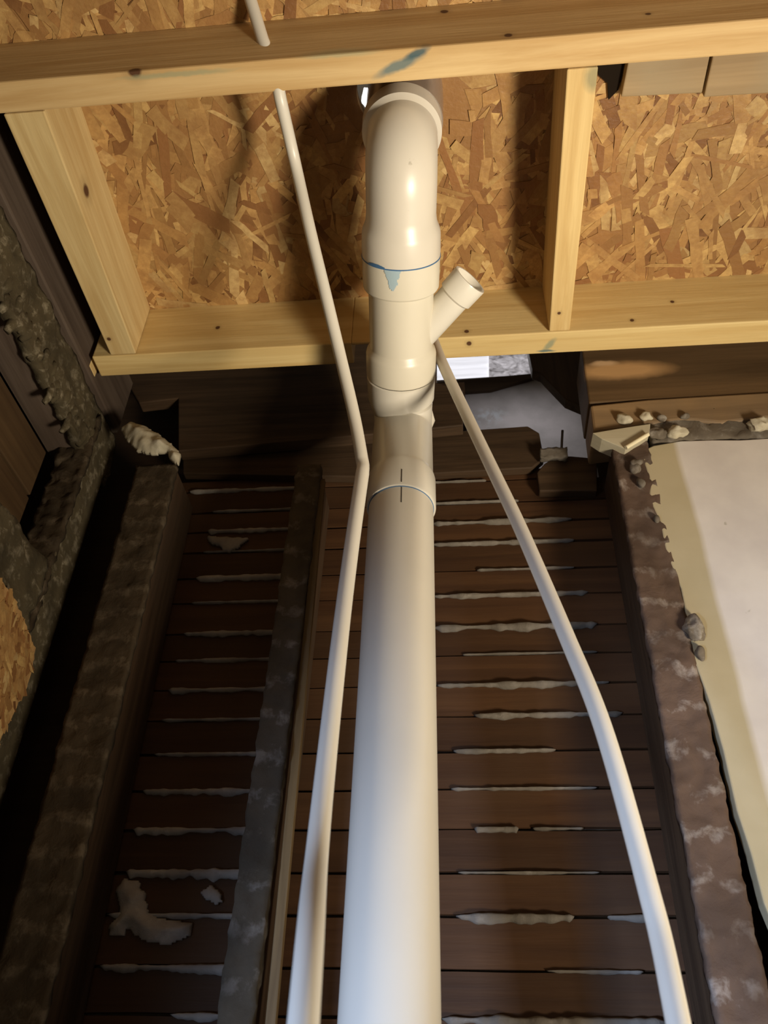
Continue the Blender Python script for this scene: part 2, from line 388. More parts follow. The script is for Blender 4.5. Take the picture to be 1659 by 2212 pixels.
# ================================================================ old framing
def stud_fade(p): return 1
def rough_stud(name, x0, x1, y0, y1, z0, z1, front, side, label, group='old wall studs', amp=.0026, seed=0, cat='stud', lean=0.0):
    e = empty(name, ((x0 + x1) / 2, (y0 + y1) / 2, z0)); tag(e, label, cat, group)
    b = MB(); b.box(x0 + .002, x1 - .002, y0 + .006, y1, z0, z1)
    if lean:
        for v in b.v: v.x += lean * (v.z - .5)
    b.build('timber', side, e, bevel=.003)
    f = MB(); f.rough_box(x0, x1, y0, y0 + .012, max(z0, -.1), z1 + .002, .0055, amp, 62, seed=seed)
    if lean:
        for v in f.v: v.x += lean * (v.z - .5)
    o = f.build('mortar_crust', front, e, sharp=180); o['label'] = 'crusty front edge marked with mortar'
    return e
rough_stud('wall_stud', -.528, -.459, 1.0, 1.115, -ZO, .918, M['stud_rough'], M['old'], 'dark ridged old wall stud at the left, under the pale plaster lump', seed=3)
rough_stud('wall_stud', -.262, -.222, 1.0, 1.115, -ZO, .905, M['stud_mid'], M['old'], 'old wall stud with grey mortar smears directly behind the left water tube', seed=8, lean=.02)
rough_stud('wall_stud', .249, .306, 1.0, 1.115, -ZO, .928, M['stud_right'], M['old'], 'purplish-brown old wall stud with white lime marks beside the plaster wall', seed=15, lean=.012)
# thin strip nailed to the side of the middle stud
mb = MB(); mb.box(-.2195, -.208, 1.012, 1.022, -ZO, .885)
tag(mb.build('nailing_strip', wood('golden old strip', (.22, .15, .07), (.13, .085, .04), 2, 30), bevel=.001), 'thin golden-brown strip running up the right side of the middle stud', 'strip')
# corner stud at the left with its crust
rough_stud('wall_stud', -.665, -.612, .985, 1.06, -ZO, 1.03, M['stud_rough'], M['roughcast'], 'crusty grey-brown corner stud at the far left, beyond the black gap', seed=23, amp=.005)

# left wall: plaster crusted top plate running towards the corner, old joist above it
e = empty('old_top_plate', (-.66, .6, .95)); tag(e, 'plaster-crusted old beam running diagonally down the far left side', 'beam')
mb = MB(); mb.box(-.69, -.628, .15, 1.08, .955, 1.045); mb.build('timber', M['old_y'], e)
mb = MB(); mb.rough_box(-.634, -.618, .15, 1.08, .945, 1.05, .007, .006, 34, seed=31)
o = mb.build('plaster_crust', M['roughcast'], e, sharp=180)
for k in range(34):      # plaster keys hanging from the beam, thick towards the far corner
    y = .62 + .44 * (k / 33) ** .7 + random.uniform(-.012, .012); L = random.uniform(.015, .045); r = random.uniform(.004, .008)
    b = MB(); z = .975 + random.uniform(-.015, .03)
    b.tube([(-.624, y, z), (-.619, y, z - L * .3), (-.619, y + .003, z - L * .7), (-.624, y + .004, z - L)], [r * .7, r, r, r * .7], 10)
    for v in b.v: v += .003 * Vector(noise.noise_vector(v * 60))
    b.build('plaster_drip', M['roughcast'], e, sharp=180)
mb = MB(); mb.box(-.72, -.612, -.25, 1.06, 1.058, ZC - .001)
tag(mb.build('old_joist', M['old_y'], bevel=.003), 'dark grey-brown old joist outside the left blocking, above the crusted beam', 'joist')
# boards on the left wall
for k in range(7):
    z1 = .94 - k * .1
    mb = MB(); mb.box(-.70, -.682, .1, .98, z1 - .094, z1)
    tag(mb.build('wall_board', wood('left wall board', (.105, .062, .027), (.065, .036, .016), 1, 16, off=k * 3.1), bevel=.002),
        'dark brown board on the left wall, %s' % ['just under the crusted beam', 'second below the crusted beam', 'third below the crusted beam', 'fourth below the crusted beam, above the strand board piece', 'fifth below the crusted beam, behind the strand board piece', 'sixth below the crusted beam, behind the strand board piece', 'seventh below the crusted beam, behind the strand board piece'][k], 'board', 'boards on the left wall')
# crusted ledge running in depth lower down
mb = MB(); mb.rough_box(-.655, -.612, .55, .985, .60, .705, .008, .007, 34, seed=44, fade=lambda p: 1)
tag(mb.build('old_ledger', M['roughcast'], sharp=180), 'crusty old ledger on the left wall just above the strand board piece', 'ledger')
# piece of strand board at the left edge
XO = -.598
mb = MB()
P = [Vector((XO, .62, .635)), Vector((XO, .80, .612))]
prof = [(-40, 1205), (0, 1245), (30, 1290), (55, 1345), (76, 1400), (72, 1440), (55, 1490), (20, 1560), (0, 1592), (-60, 1680), (-200, 1750), (-200, 1300)]
pp = []
for i, (x, y) in enumerate(prof):
    q = atX(x, y, XO); pp.append(q)
fine = []
for i in range(len(pp)):
    a, b = pp[i], pp[(i + 1) % len(pp)]; n = max(1, int((b - a).length / .006))
    for k in range(n):
        q = a.lerp(b, k / n); fine.append(q + Vector((0, random.uniform(-.0022, .0022), random.uniform(-.0022, .0022))))
mb.prism([tuple(q) for q in fine], (-.011, 0, 0)); mb.col = [(.50, .30, .12)] * len(mb.v)
flat = [(q.y, q.z) for q in fine]
def inside(y, z):
    r = False; j = len(flat) - 1
    for i in range(len(flat)):
        if (flat[i][1] > z) != (flat[j][1] > z) and y < (flat[j][0] - flat[i][0]) * (z - flat[i][1]) / (flat[j][1] - flat[i][1]) + flat[i][0]: r = not r
        j = i
    return r
ymin, zmin = min(q.y for q in fine), min(q.z for q in fine); ymax, zmax = max(q.y for q in fine), max(q.z for q in fine)
flakes(mb, (XO, ymin, zmin), (0, 1, 0), (0, 0, 1), (1, 0, 0), ymax - ymin, zmax - zmin, 3400,
       keep=lambda a, b: inside(ymin + a + .02, zmin + b) and inside(ymin + a - .02, zmin + b) and inside(ymin + a, zmin + b + .02) and inside(ymin + a, zmin + b - .02), size=.5, ang=(2.2, .3))
tag(mb.build('strand_board_piece', M['osb']), 'jagged piece of bright strand board at the left edge of the picture', 'board')

# ---- the lath wall
gaps = [.096, .1425, .193, .252, .3035, .358, .411, .4645, .517, .565, .615, .6625, .720, .768, .822, .866, .910, .958, .985]
LY = 1.12
ordn = ['lowest', 'second', 'third', 'fourth', 'fifth', 'sixth', 'seventh', 'eighth', 'ninth', 'tenth', 'eleventh', 'twelfth', 'thirteenth', 'fourteenth', 'fifteenth', 'sixteenth', 'seventeenth', 'eighteenth']
lath_mats = [wood('dark stained lath', (a, a * .46, a * .18), (a * .62, a * .27, a * .11), 0, 20, off=i * 4.3, patch=(a * .8, a * .42, a * .2)) for i, a in enumerate((.092, .074, .100))]
for i in range(len(gaps) - 1):
    z0, z1 = gaps[i] + .0018, gaps[i + 1] - .0018
    sl = random.uniform(-.0012, .0012)
    x0, x1 = -.50, (.34 if i < 17 else .165)
    mb = MB(); n = 60; vs = []
    for k in range(n + 1):
        x = x0 + (x1 - x0) * k / n; w1 = noise.noise(Vector((x * 9, i * 3.3, 0))) * .0016; w2 = noise.noise(Vector((x * 9, i * 5.1, 7))) * .0016
        yy = LY + noise.noise(Vector((x * 4, i * 2.0, 3))) * .0015
        vs += [(x, yy, z0 + w1 + sl), (x, yy, z1 + w2 - sl), (x, yy + .010, z1 + w2 - sl), (x, yy + .010, z0 + w1 + sl)]
    fs = [(4 * k + j, 4 * k + (j + 1) % 4, 4 * k + 4 + (j + 1) % 4, 4 * k + 4 + j) for k in range(n) for j in range(4)] + [(0, 1, 2, 3), (4 * n, 4 * n + 1, 4 * n + 2, 4 * n + 3)]
    mb.add(vs, fs)
    lab = 'dark brown lath of the back wall, %s' % ('lowest in the picture' if i == 0 else ordn[i] + ' up from the picture bottom')
    if i == 17: lab = 'topmost dark lath, broken off left of the grey plaster opening'
    tag(mb.build('lath', lath_mats[i % 3]), lab, 'lath', 'laths of the back wall')
for k in range(0):     # laths below the picture carry on to the floor
    z1 = .0888 - k * .053
    mb = MB(); mb.box(-.50, .34, LY, LY + .01, z1 - .047, z1); tag(mb.build('lath', lath_mats[k % 3]), 'dark lath low on the back wall, below the photographed part', 'lath', 'laths of the back wall')

def ridge(x0, x1, z, h, th, seed, taper=True, y=None, slope=0.0, droop=.6):
    """lumpy horizontal bead of mortar squeezed through a gap"""
    b = MB(); n = max(8, int((x1 - x0) / .003)); seg = 10; vs = []; Y = LY if y is None else y
    for k in range(n + 1):
        u = k / n; x = x0 + (x1 - x0) * u
        f = .30 + max(0.0, .62 + 1.1 * noise.noise(Vector((x * 26, seed * 7.7, 0))) + .5 * noise.noise(Vector((x * 90, seed * 3.1, 5))))
        if taper: f *= min(1, (u / .04 if u < .04 else 1), ((1 - u) / .04 if u > .96 else 1)) * .95 + .05
        hh = h * f; tt = th * (.5 + .5 * f)
        for s_ in range(seg):
            an = 2 * math.pi * s_ / seg
            dz = math.sin(an) * hh * (1.0 if math.sin(an) < 0 else 1 - droop)
            vs.append((x, Y - .0008 - max(0, math.cos(an)) * tt + (.003 if math.cos(an) < 0 else 0) , z + dz + slope * (x - x0)))
    fs = [(k * seg + s_, k * seg + (s_ + 1) % seg, (k + 1) * seg + (s_ + 1) % seg, (k + 1) * seg + s_) for k in range(n) for s_ in range(seg)] + [list(range(seg)), [n * seg + s_ for s_ in range(seg)]]
    b.add(vs, fs, 0, True); return b
def zy(x, y): return atY(x, y, LY).z
# right bay: (gap index, [(x0px, x1px)], height)
RB = {0: [(955, 1440, .0105)], 1: [(1180, 1390, .0035)], 2: [(985, 1240, .0075), (1312, 1400, .0085)], 3: [(990, 1295, .0035)], 4: [(1025, 1120, .0050), (1150, 1260, .0030)],
      5: [(975, 1290, .0028)], 6: [(980, 1200, .0042)], 7: [(1025, 1345, .0060)], 8: [(945, 1315, .0062)], 9: [(1000, 1290, .0016)], 10: [(938, 1290, .0078)], 11: [(938, 1270, .0058)], 12: [(1030, 1240, .0018)],
      13: [(935, 1240, .0045)], 14: [(935, 1235, .0042)], 15: [(935, 1120, .002)], 16: [(925, 1050, .002)]}
LB = {0: [(370, 492, .0075)], 1: [(218, 500, .013)], 2: [(232, 520, .005)], 3: [(275, 530, .012)], 4: [(290, 545, .0095)], 5: [(310, 560, .0068)], 6: [(335, 570, .0040)], 7: [(350, 585, .0035)], 8: [(365, 595, .0048)],
      9: [(380, 600, .0050)], 10: [(398, 620, .0070)], 11: [(415, 625, .0030)], 12: [(425, 640, .0066)], 13: [(440, 640, .003)], 14: [(450, 650, .0075)], 15: [(460, 650, .0025)], 16: [(410, 690, .005)], 17: [(385, 770, .0045)]}
for nm, B, side in (('right', RB, 'right of the drain pipe'), ('left', LB, 'between the two left studs')):
    for i, lst in B.items():
        i += 1
        if i > 17: continue
        for j, (a, b_, h) in enumerate(lst):
            z = gaps[i]
            # pixel column to x at this height
            yy = 2212
            def xcol(px):
                best = None
                for k in range(30):
                    q = atY(px, yy_[0], LY); yy_[0] += (q.z - z) * 900
                return q.x
            yy_ = [1500.0]; xa = xcol(a); yy_ = [1500.0]; xb_ = xcol(b_)
            m_ = ridge(xa, xb_, z, h * .85, .004 + h * .5, i * 2.1 + (0 if nm == 'right' else 50) + j * 9)
            extra = '' if len(lst) == 1 else (', left piece' if j == 0 else ', right piece')
            tag(m_.build('mortar_ridge', M['mortar' if nm == 'right' else 'splat'], sharp=180), 'grey mortar ridge %s, %s%s%s' % (side, ordn[i - 1], ' in view' if i == 1 else ' up', extra), 'mortar', 'mortar ridges between the laths')  # left bay: brightened copy of the same mortar

def blob(name, outline, depth, label, Y=None, mat='mortar', amp=.003, group=None, base=.004):
    """lumpy pat of mortar with the given outline (pixels) on plane Y"""
    Y = Y or LY; pts = [atY(x, y, Y) for x, y in outline]; ys = [(p.x, p.z) for p in pts]
    x0, x1 = min(p[0] for p in ys), max(p[0] for p in ys); z0, z1 = min(p[1] for p in ys), max(p[1] for p in ys)
    st = .0025; nx, nz = int((x1 - x0) / st) + 2, int((z1 - z0) / st) + 2
    def dist(x, z):
        ins = False; d = 1e9; j = len(ys) - 1
        for i in range(len(ys)):
            (ax, az), (bx, bz) = ys[j], ys[i]
            if (az > z) != (bz > z) and x < (bx - ax) * (z - az) / (bz - az) + ax: ins = not ins
            l2 = (bx - ax) ** 2 + (bz - az) ** 2 or 1e-12; u = max(0, min(1, ((x - ax) * (bx - ax) + (z - az) * (bz - az)) / l2))
            d = min(d, math.hypot(x - ax - u * (bx - ax), z - az - u * (bz - az))); j = i
        return d if ins else -d
    b = MB(); ids = {}; vs = []; fs = []
    for i in range(nx):
        for k in range(nz):
            x, z = x0 + i * st, z0 + k * st; d = dist(x, z) + .0025 * noise.noise(Vector((x * 90, z * 90, 3)))
            if d > -.0006:
                hgt = depth * (1 - math.exp(-max(d, 0) / (depth * .8))) * (1 + .45 * noise.noise(Vector((x * 55, z * 55, 9)))) + base
                ids[(i, k)] = len(vs); vs.append((x, Y - hgt, z)); 
    nf = len(vs)
    vs += [(v[0], Y + .001, v[2]) for v in vs]
    for (i, k) in list(ids):
        q = [(i, k), (i + 1, k), (i + 1, k + 1), (i, k + 1)]
        if all(t_ in ids for t_ in q):
            f = [ids[t_] for t_ in q]; fs.append(f); fs.append([w_ + nf for w_ in f[::-1]])
    cnt = {}
    for f in fs:
        if f[0] < nf:
            for a_, b2 in zip(f, f[1:] + f[:1]): cnt[(a_, b2)] = 1
    for (a_, b2) in cnt:
        if (b2, a_) not in cnt: fs.append((b2, a_, a_ + nf, b2 + nf))
    b.add(vs, fs, 0, True)
    o = b.build(name, M[mat], sharp=180)
    return tag(o, label, 'mortar', group)
blob('mortar_splat', [(270, 1895), (300, 1905), (318, 1935), (322, 1975), (345, 1985), (420, 1995), (412, 2025), (370, 2042), (320, 2040), (290, 2020), (278, 2006), (268, 2025), (240, 2024), (234, 2000), (255, 1985), (262, 1965), (250, 1930)], .014, 'large C-shaped grey mortar splat low in the left lath bay', group='mortar splats', mat='splat')
blob('mortar_splat', [(432, 1925), (455, 1912), (480, 1930), (482, 1950), (465, 1955), (445, 1945)], .006, 'small oval grey mortar splat right of the big C-shaped one', group='mortar splats', mat='splat')
blob('mortar_splat', [(450, 1160), (540, 1165), (520, 1185), (492, 1198), (478, 1185), (452, 1175)], .005, 'faint triangular mortar splat high in the left lath bay', group='mortar splats', mat='splat')

# ---- above the laths: dark header boards on the left, brown header on the right
def board(name, pts, thick, mat, label, cat='board', group=None, bev=.002):
    b = MB(); b.prism([tuple(p) for p in pts], (0, thick, 0)); return tag(b.build(name, mat, bevel=bev), label, cat, group)
Yh = 1.066
b1_ = [atY(x, y, Yh) for x, y in ((385, 974), (385, 860), (300, 870), (200, 700), (800, 680), (943, 680), (943, 826), (1000, 842), (1000, 918), (800, 938), (600, 955))]
board('header_board', b1_, .026, M['old_x'], 'very dark header board above the laths, left of the drain fittings', group='header boards above the laths')
b2_ = [atY(x, y, 1.10) for x, y in ((395, 1022), (395, 985), (600, 968), (800, 952), (1000, 930), (1140, 920), (1165, 935), (1175, 990), (1150, 1010), (800, 1030))]
board('header_board', b2_, .018, M['old_x'], 'dark split board with a ragged top, just above the laths behind the drain fitting', group='header boards above the laths')
b3_ = [atY(x, y, 1.098) for x, y in ((1175, 1002), (1200, 985), (1235, 985), (1290, 990), (1290, 1060), (1165, 1060), (1160, 1020))]
board('header_board', b3_, .018, M['old_x'], 'short dark board under the grey plaster opening, left of the right stud', group='header boards above the laths')
# right header: brown beam in two tones
mat = wood('brown old beam', (.17, .10, .045), (.10, .058, .025), 0, 12, off=2,
           stains=[(tuple(atY(1340, 800, 1.0)), .036, (2.9, .6, .75), (0, 0, 0), (.66, .38, .16), .95),
                   (tuple(atY(1305, 785, 1.0)), .018, (1.6, .6, .5), (0, 0, 0), (.80, .52, .28), .8)])
Yr = 1.0
hp = [atY(x, y, Yr) for x, y in ((1272, 870), (1255, 745), (1800, 700), (1800, 842))]
e = empty('old_header_beam', hp[0]); tag(e, 'brown old header beam at the right under the rear joist, with a splintered orange patch', 'beam')
mb = MB(); mb.prism([tuple(p) for p in hp], (0, .09, 0)); mb.build('beam', mat, e, bevel=.003)
mb = MB(); mb.prism([tuple(atY(x, y, .996)) for x, y in ((1282, 930), (1275, 875), (1400, 862), (1800, 838), (1800, 885), (1560, 912), (1480, 905))], (0, .085, 0))
mb.build('lower_strip', wood('worn brown strip', (.34, .22, .11), (.22, .14, .07), 0, 12, off=9, patch=(.15, .115, .08)), e, bevel=.004)
# dark board end in the gap between window and header
board('gap_board', [atY(x, y, 1.13) for x, y in ((1140, 750), (1262, 740), (1285, 960), (1265, 880), (1222, 862), (1168, 806), (1150, 800))], .025, M['old'], 'dark board end between the bright window slot and the brown header beam', group=None)
# rubble band between header and plaster, lumps
mb = MB(); a = atY(1395, 905, 1.004); b_ = atY(1760, 945, 1.004)
mb.rough_box(a.x, .80, 1.0, 1.08, .925, .985, .009, .007, 40, seed=51)
tag(mb.build('rubble_bed', M['rubble'], sharp=180), 'dirty grey mortar rubble band between brown beam and plaster wall', 'mortar')
rl = [((1350, 905), .011, 'pale mortar crumb on the brown beam, nearest the right stud'), ((1395, 900), .009, 'second pale crumb on the brown beam'), ((1420, 935), .012, 'grey stone crumb left of the white plaster lump'), ((1462, 933), .013, 'bright white plaster lump beside the rubble band'),
      ((1480, 900), .007, 'small pinkish crumb above the white plaster lump'), ((1640, 918), .015, 'white plaster lump at the right picture edge'), ((1432, 905), .007, 'tiny pale crumb in the middle of the beam edge'), ((1375, 1000), .008, 'crumb wedged at the top corner of the plaster wall')]
for k, ((x, y), r, lab) in enumerate(rl):
    bm = bmesh.new(); bmesh.ops.create_icosphere(bm, subdivisions=3, radius=r)
    p = atY(x, y, .992)
    vs = []
    for v in bm.verts:
        q = v.co * 1.0; d = 1 + .55 * noise.noise(q * 110 + Vector((k * 5, 0, 0))) ; vs.append(Vector((q.x * 1.1, q.y * .8, q.z * .9)) * d + p)
    fs = [[v.index for v in f.verts] for f in bm.faces]; bm.free()
    mb = MB(); mb.add(vs, fs, 0, True)
    tag(mb.build('plaster_crumb', M['limewhite'] if k in (0, 3, 5, 1) else M['rubble'], sharp=50), lab, 'crumb', 'plaster crumbs along the beam')
# pale tilted shim between stud and beam
q = [atY(x, y, .985) for x, y in ((1280, 935), (1340, 925), (1405, 915), (1403, 937), (1352, 970), (1300, 948))]
mb = MB(); mb.prism([tuple(p) for p in q], (0, .035, .004))
tag(mb.build('wooden_shim', wood('pale shim', (.52, .47, .34), (.42, .37, .25), 0, 10), bevel=.001), 'pale tilted wedge above the top of the right stud', 'shim')
mb = MB(); mb.tube([atY(1352, 967, .981), atY(1400, 938, .981)], .0035, 8)
tag(mb.build('wooden_sliver', wood('bright sliver', (.80, .72, .48), (.7, .6, .4), 0, 10), sharp=60), 'bright thin sliver along the lower edge of the pale wedge', 'sliver')
# mortar lumps up the right stud's outer edge
for k, (x, y, r) in enumerate(((1372, 1010, .010), (1385, 1045, .008), (1500, 1360, .016), (1420, 1120, .006), (1512, 1410, .009))):
    bm = bmesh.new(); bmesh.ops.create_icosphere(bm, subdivisions=3, radius=r); p = atY(x, y, .995)
    vs = [Vector((v.co.x * .8, v.co.y * .7, v.co.z * 1.2)) * (1 + .5 * noise.noise(v.co * 90 + Vector((k * 7, 0, 3)))) + p for v in bm.verts]
    fs = [[v.index for v in f.verts] for f in bm.faces]; bm.free(); mb = MB(); mb.add(vs, fs, 0, True)
    tag(mb.build('mortar_lump', M['rubble'], sharp=60), ['grey mortar lump at the head of the right stud', 'mortar lump just below the head of the right stud', 'large tan mortar lump bulging from the stud onto the plaster', 'small mortar lump on the outer edge of the right stud', 'mortar lump just under the large tan one'][k], 'mortar', 'mortar lumps along the right stud')
# pale lump on top of the left stud
blob('plaster_lump', [(262, 930), (285, 915), (320, 925), (350, 945), (378, 968), (392, 985), (388, 1008), (370, 998), (362, 982), (330, 985), (300, 980), (275, 955)], .03, 'pale plaster lump crowning the leftmost stud of the lath wall', Y=.985, mat='limewhite')

# ---- opening to the next room: grey plaster, window strip
YF = 1.42
wl = [atY(x, y, YF) for x, y in ((930, 1060), (930, 822), (1120, 810), (1330, 805), (1330, 1060))]
t = NT('grey lavender plaster', .85, .2)
n1 = t.noise(t.co, 14, 5); c = t.mix(t.ramp(n1, [(.4, 0.0), (.62, .8)]), (.46, .44, .45), (.34, .33, .33))
st = t.spot(tuple(atY(1050, 900, YF)), .05, .6, (1.3, 1, .7), .03); c = t.mix(t.math('MULTIPLY', st, t.ramp(t.noise(t.co, 60, 4), [(.45, 0.0), (.6, .6)])), c, (.55, .62, .68))
t.bump(n1, .3, .003)
mb = MB(); mb.prism([tuple(p) for p in wl], (0, .02, 0)); tag(mb.build('wall_far', t.base(c), bevel=.001), kind='structure')
fr = empty('window_1', atY(1050, 815, 1.44)); tag(fr, kind='structure')
mb = MB(); a = atY(925, 828, 1.41); b_ = atY(1160, 806, 1.41); mb.prism([a, b_, b_ + Vector((0, 0, -.012)), atY(1060, 842, 1.41), atY(925, 852, 1.41)], (0, .03, 0)); mb.build('window_sill', M['old_x'], fr)
t = NT('daylight pane', .3); t.b.inputs['Emission Color'].default_value = (.93, .93, 1, 1)
nz = t.noise(t.mapping((6, 1, 90)), 1, 3); t.l(t.ramp(nz, [(.3, .78), (.7, 1.05)]), t.b.inputs['Emission Strength']); pane = t.base((.8, .8, .8))
mb = MB(); mb.prism([atY(x, y, 1.46) for x, y in ((925, 835), (1056, 820), (1056, 740), (925, 740))], (0, .004, 0)); mb.build('pane', pane, fr)
t = NT('hazy plastic sheet', .25); t.b.inputs['Emission Color'].default_value = (.80, .76, .80, 1)
nz = t.noise(t.mapping((34, 1, 50)), 1, 5, .65, 1.0); t.l(t.ramp(nz, [(.36, .12), (.52, .42), (.7, .75)]), t.b.inputs['Emission Strength']); sheet = t.base((.5, .46, .46))
mb = MB(); mb.prism([atY(x, y, 1.455) for x, y in ((1056, 822), (1152, 808), (1152, 740), (1056, 740))], (0, .004, 0)); mb.build('hazy_pane', sheet, fr)
mb = MB(); mb.prism([atY(x, y, 1.45) for x, y in ((1150, 810), (1158, 808), (1158, 740), (1150, 740))], (0, .02, 0)); mb.build('window_post', M['old'], fr)
mb = MB(); mb.tube([atY(1215, 930, 1.08), atY(1213, 972, 1.085)], .0022, 8); tag(mb.build('nail', M['nail'], sharp=60), 'dark bent nail sticking up before the grey plaster opening', 'nail')
mb = MB(); mb.rough_box(*(sorted((atY(1168, 985, 1.09).x, atY(1225, 985, 1.09).x))), 1.08, 1.095, atY(1190, 995, 1.09).z, atY(1190, 975, 1.09).z, .004, .005, 60, seed=5)
tag(mb.build('mortar_crumbs', M['mortar'], sharp=180), 'grey mortar crumbs beneath the dark nail', 'mortar')

# ================================================================ the drain pipe
PX0 = Vector((-.0728, .845, .10)); PX1 = Vector((-.0745, .913, .76)); PD = (PX1 - PX0).normalized()
def pv(z): return PX0 + PD * ((z - .10) / PD.z)
K = .2126; RX0 = -.0775; RX1 = -.0535
def rv(y): return Vector((RX0 + (RX1 - RX0) * (.92 - y) / (.92 - .58), y, .964 + K * (.767 - y)))
RD = (rv(.6) - rv(.9)).normalized()
RP = .0455
drain = empty('drain_pipe', pv(-ZO)); tag(drain, 'thick ivory plastic drain pipe with elbows and a side branch, rising in the middle', 'pipe')
mb = MB(); mb.tube([pv(-ZO), pv(.1), pv(.4), pv(.762)], RP, 72); stack = mb.build('stack_pipe', plastic('long ivory pipe', (.68, .63, .53), .36), drain)
mb = MB(); q = pv(.745) ; f_ = -Vector((0, 1, 0))
mb.tube([pv(.706) + f_ * (RP + .0002) + Vector((.004, 0, 0)), pv(.735) + f_ * (RP + .0002) + Vector((.004, 0, 0))], .0007, 6)
mb.build('alignment_mark', M['ink'], stack)
# lower elbow
c0 = rv(.925)
def bend(p0, d0, corner, d1, T, n=14):      # arc of directions d0 -> d1 rounding the corner with tangent length T
    a = corner - d0 * T; b = corner + d1 * T; out = []
    ang = d0.angle(d1); r = T / math.tan(ang / 2); nrm = (d1 - d0 * d0.dot(d1)).normalized(); cen = a + nrm * r
    for i in range(n + 1):
        th = ang * i / n; out.append(cen - nrm * r * math.cos(th) + d0 * r * math.sin(th))
    return out
# corner where stack axis meets the run
best = min((( (pv(.86 + i * .001) - rv(.97 - j * .001)).length, pv(.86 + i * .001)) for i in range(110) for j in range(90)), key=lambda s_: s_[0])[1]
arc = bend(None, PD, best, RD, .036)
HR = .0492
mb = MB()
pts = [pv(.752), pv(.7335), pv(.7325), pv(.733), pv(.735), pv(.787), pv(.793), pv(.80)] + arc
rad = [.0462, .0462, .0468, .0484, HR, HR, .0480, .0458] + [.0455 - .0005 * math.sin(math.pi * i / 14) for i in range(15)]
end = rv(.905)
pts += [rv(.8985), rv(.888), rv(.852)]; rad += [.0462, .0508, .0516]
pts += [rv(.8505)]; rad += [.0495]
mb.tube(pts, rad, 80, cap=False)
elb = mb.build('lower_elbow', M['pvc_white'], drain, sharp=28)
mb = MB(); prim = [(0, .0455), (0, .0463), (.004, .0463), (.004, .0455)]
mb.lathe(pv(.7315), PD, prim); mb.build('primer_ring', M['blue'], elb)['label'] = 'blue primer showing at the pipe mouth'
mb = MB(); mb.tube([pv(.742) + f_ * (HR + .0003) + Vector((.004, 0, 0)), pv(.767) + f_ * (HR + .0003) + Vector((.004, 0, 0))], .0007, 6); mb.build('alignment_mark', M['ink'], elb)
mb = MB()       # raised lug on the right of the elbow
mb.tube([rv(.93) + Vector((.0455, 0, -.02)), rv(.93) + Vector((.0475, 0, -.005)), rv(.92) + Vector((.0455, 0, .008))], [.003, .006, .003], 12); mb.build('moulding_lug', M['pvc_white'], elb)
# wye fitting with side branch
wye_m = plastic('wye ivory plastic', (.68, .63, .51), .34)
mb = MB()
pr = [(.8500, .0490), (.8490, .0505), (.8470, .0520), (.814, .0520), (.8085, .0505), (.803, .0466), (.80, .0460), (.730, .0460), (.715, .0461), (.713, .0515), (.7105, .0530), (.69, .0535), (.669, .0535), (.6683, .0530)]
mb.tube([rv(y) for y, r in pr], [r for y, r in pr], 80, cap=False)
wye = mb.build('wye_fitting', wye_m, drain, sharp=28)
BO = rv(.82) + Vector((.0, 0, 0))
BT = Vector((.7071, -.7071, .22)).normalized()
tgt0 = BO
mb = MB()
bl = [(0, .0225), (.075, .0230), (.118, .0230), (.1195, .0245), (.121, .0262), (.150, .0268), (.1515, .0262), (.1515, .0228), (.13, .0226), (.13, .001)]
mb.lathe(BO, BT, bl, 56); br = mb.build('side_branch', M['pvc_white'], wye, sharp=28)
# upper elbow
up_m = plastic('upper elbow plastic', (.66, .61, .52), .34, marks=[(tuple(rv(.56) + Vector((0, -.02, -.045))), .005, (1, 1, 1), (0, 0, 0), (.5, .46, .34), .6), (tuple(rv(.612) + Vector((-.016, -.01, -.048))), .0035, (1, 1, 1), (0, 0, 0), (.16, .24, .32), .8)])
best2 = Vector((-.0505, .541, 0)); best2.z = rv(.541).z; UD = Vector((0, .02, 1)).normalized()
arc = bend(None, RD, best2, UD, .046)
mb = MB()
pts = [rv(.6680), rv(.6675), rv(.660), rv(.638), rv(.632), rv(.622), rv(.612)]; rad = [.0520, .0536, .0538, .0532, .0520, .0478, .0466]
pts += arc; rad += [.0466] * len(arc)
tp = arc[-1]
pts += [tp + UD * .004, tp + UD * .009, tp + UD * .012, tp + UD * .040]; rad += [.0468, .0500, .0525, .0530]
pts += [tp + UD * .0405, tp + UD * .041]; rad += [.0515, .046]
mb.tube(pts, rad, 80, cap=False); uel = mb.build('upper_elbow', up_m, drain, sharp=28)
# blue primer line and smear on the elbow hub
mb = MB(); mb.lathe(rv(.6690), RD, [(0, .0532), (.0003, .0543), (.0016, .0543), (.002, .0532)], 90); mb.build('primer_line', M['blue'], uel)['label'] = 'thin blue primer line around the joint'
def patch_on(axis_pt, d, r, a0, a1, l0, l1, fn, mat, nm, par):   # thin smear lying on the pipe wall
    d = d.normalized(); e1 = Vector((1, 0, 0)); e1 = (e1 - d * e1.dot(d)).normalized(); e2 = d.cross(e1)
    if e2.z > 0: e2 = -e2
    n1_, n2_ = 24, 14; vs = []; ok = []; b = MB()
    for i in range(n1_ + 1):
        for j in range(n2_ + 1):
            a = a0 + (a1 - a0) * i / n1_; l = l0 + (l1 - l0) * j / n2_
            vs.append(axis_pt + d * l + (e1 * math.cos(a) + e2 * math.sin(a)) * r); ok.append(fn(i / n1_, j / n2_))
    fs = [(i * (n2_ + 1) + j, (i + 1) * (n2_ + 1) + j, (i + 1) * (n2_ + 1) + j + 1, i * (n2_ + 1) + j + 1) for i in range(n1_) for j in range(n2_)
          if ok[i * (n2_ + 1) + j] and ok[(i + 1) * (n2_ + 1) + j + 1]]
    b.add(vs, fs, 0, True); o = b.build(nm, mat, par); return o
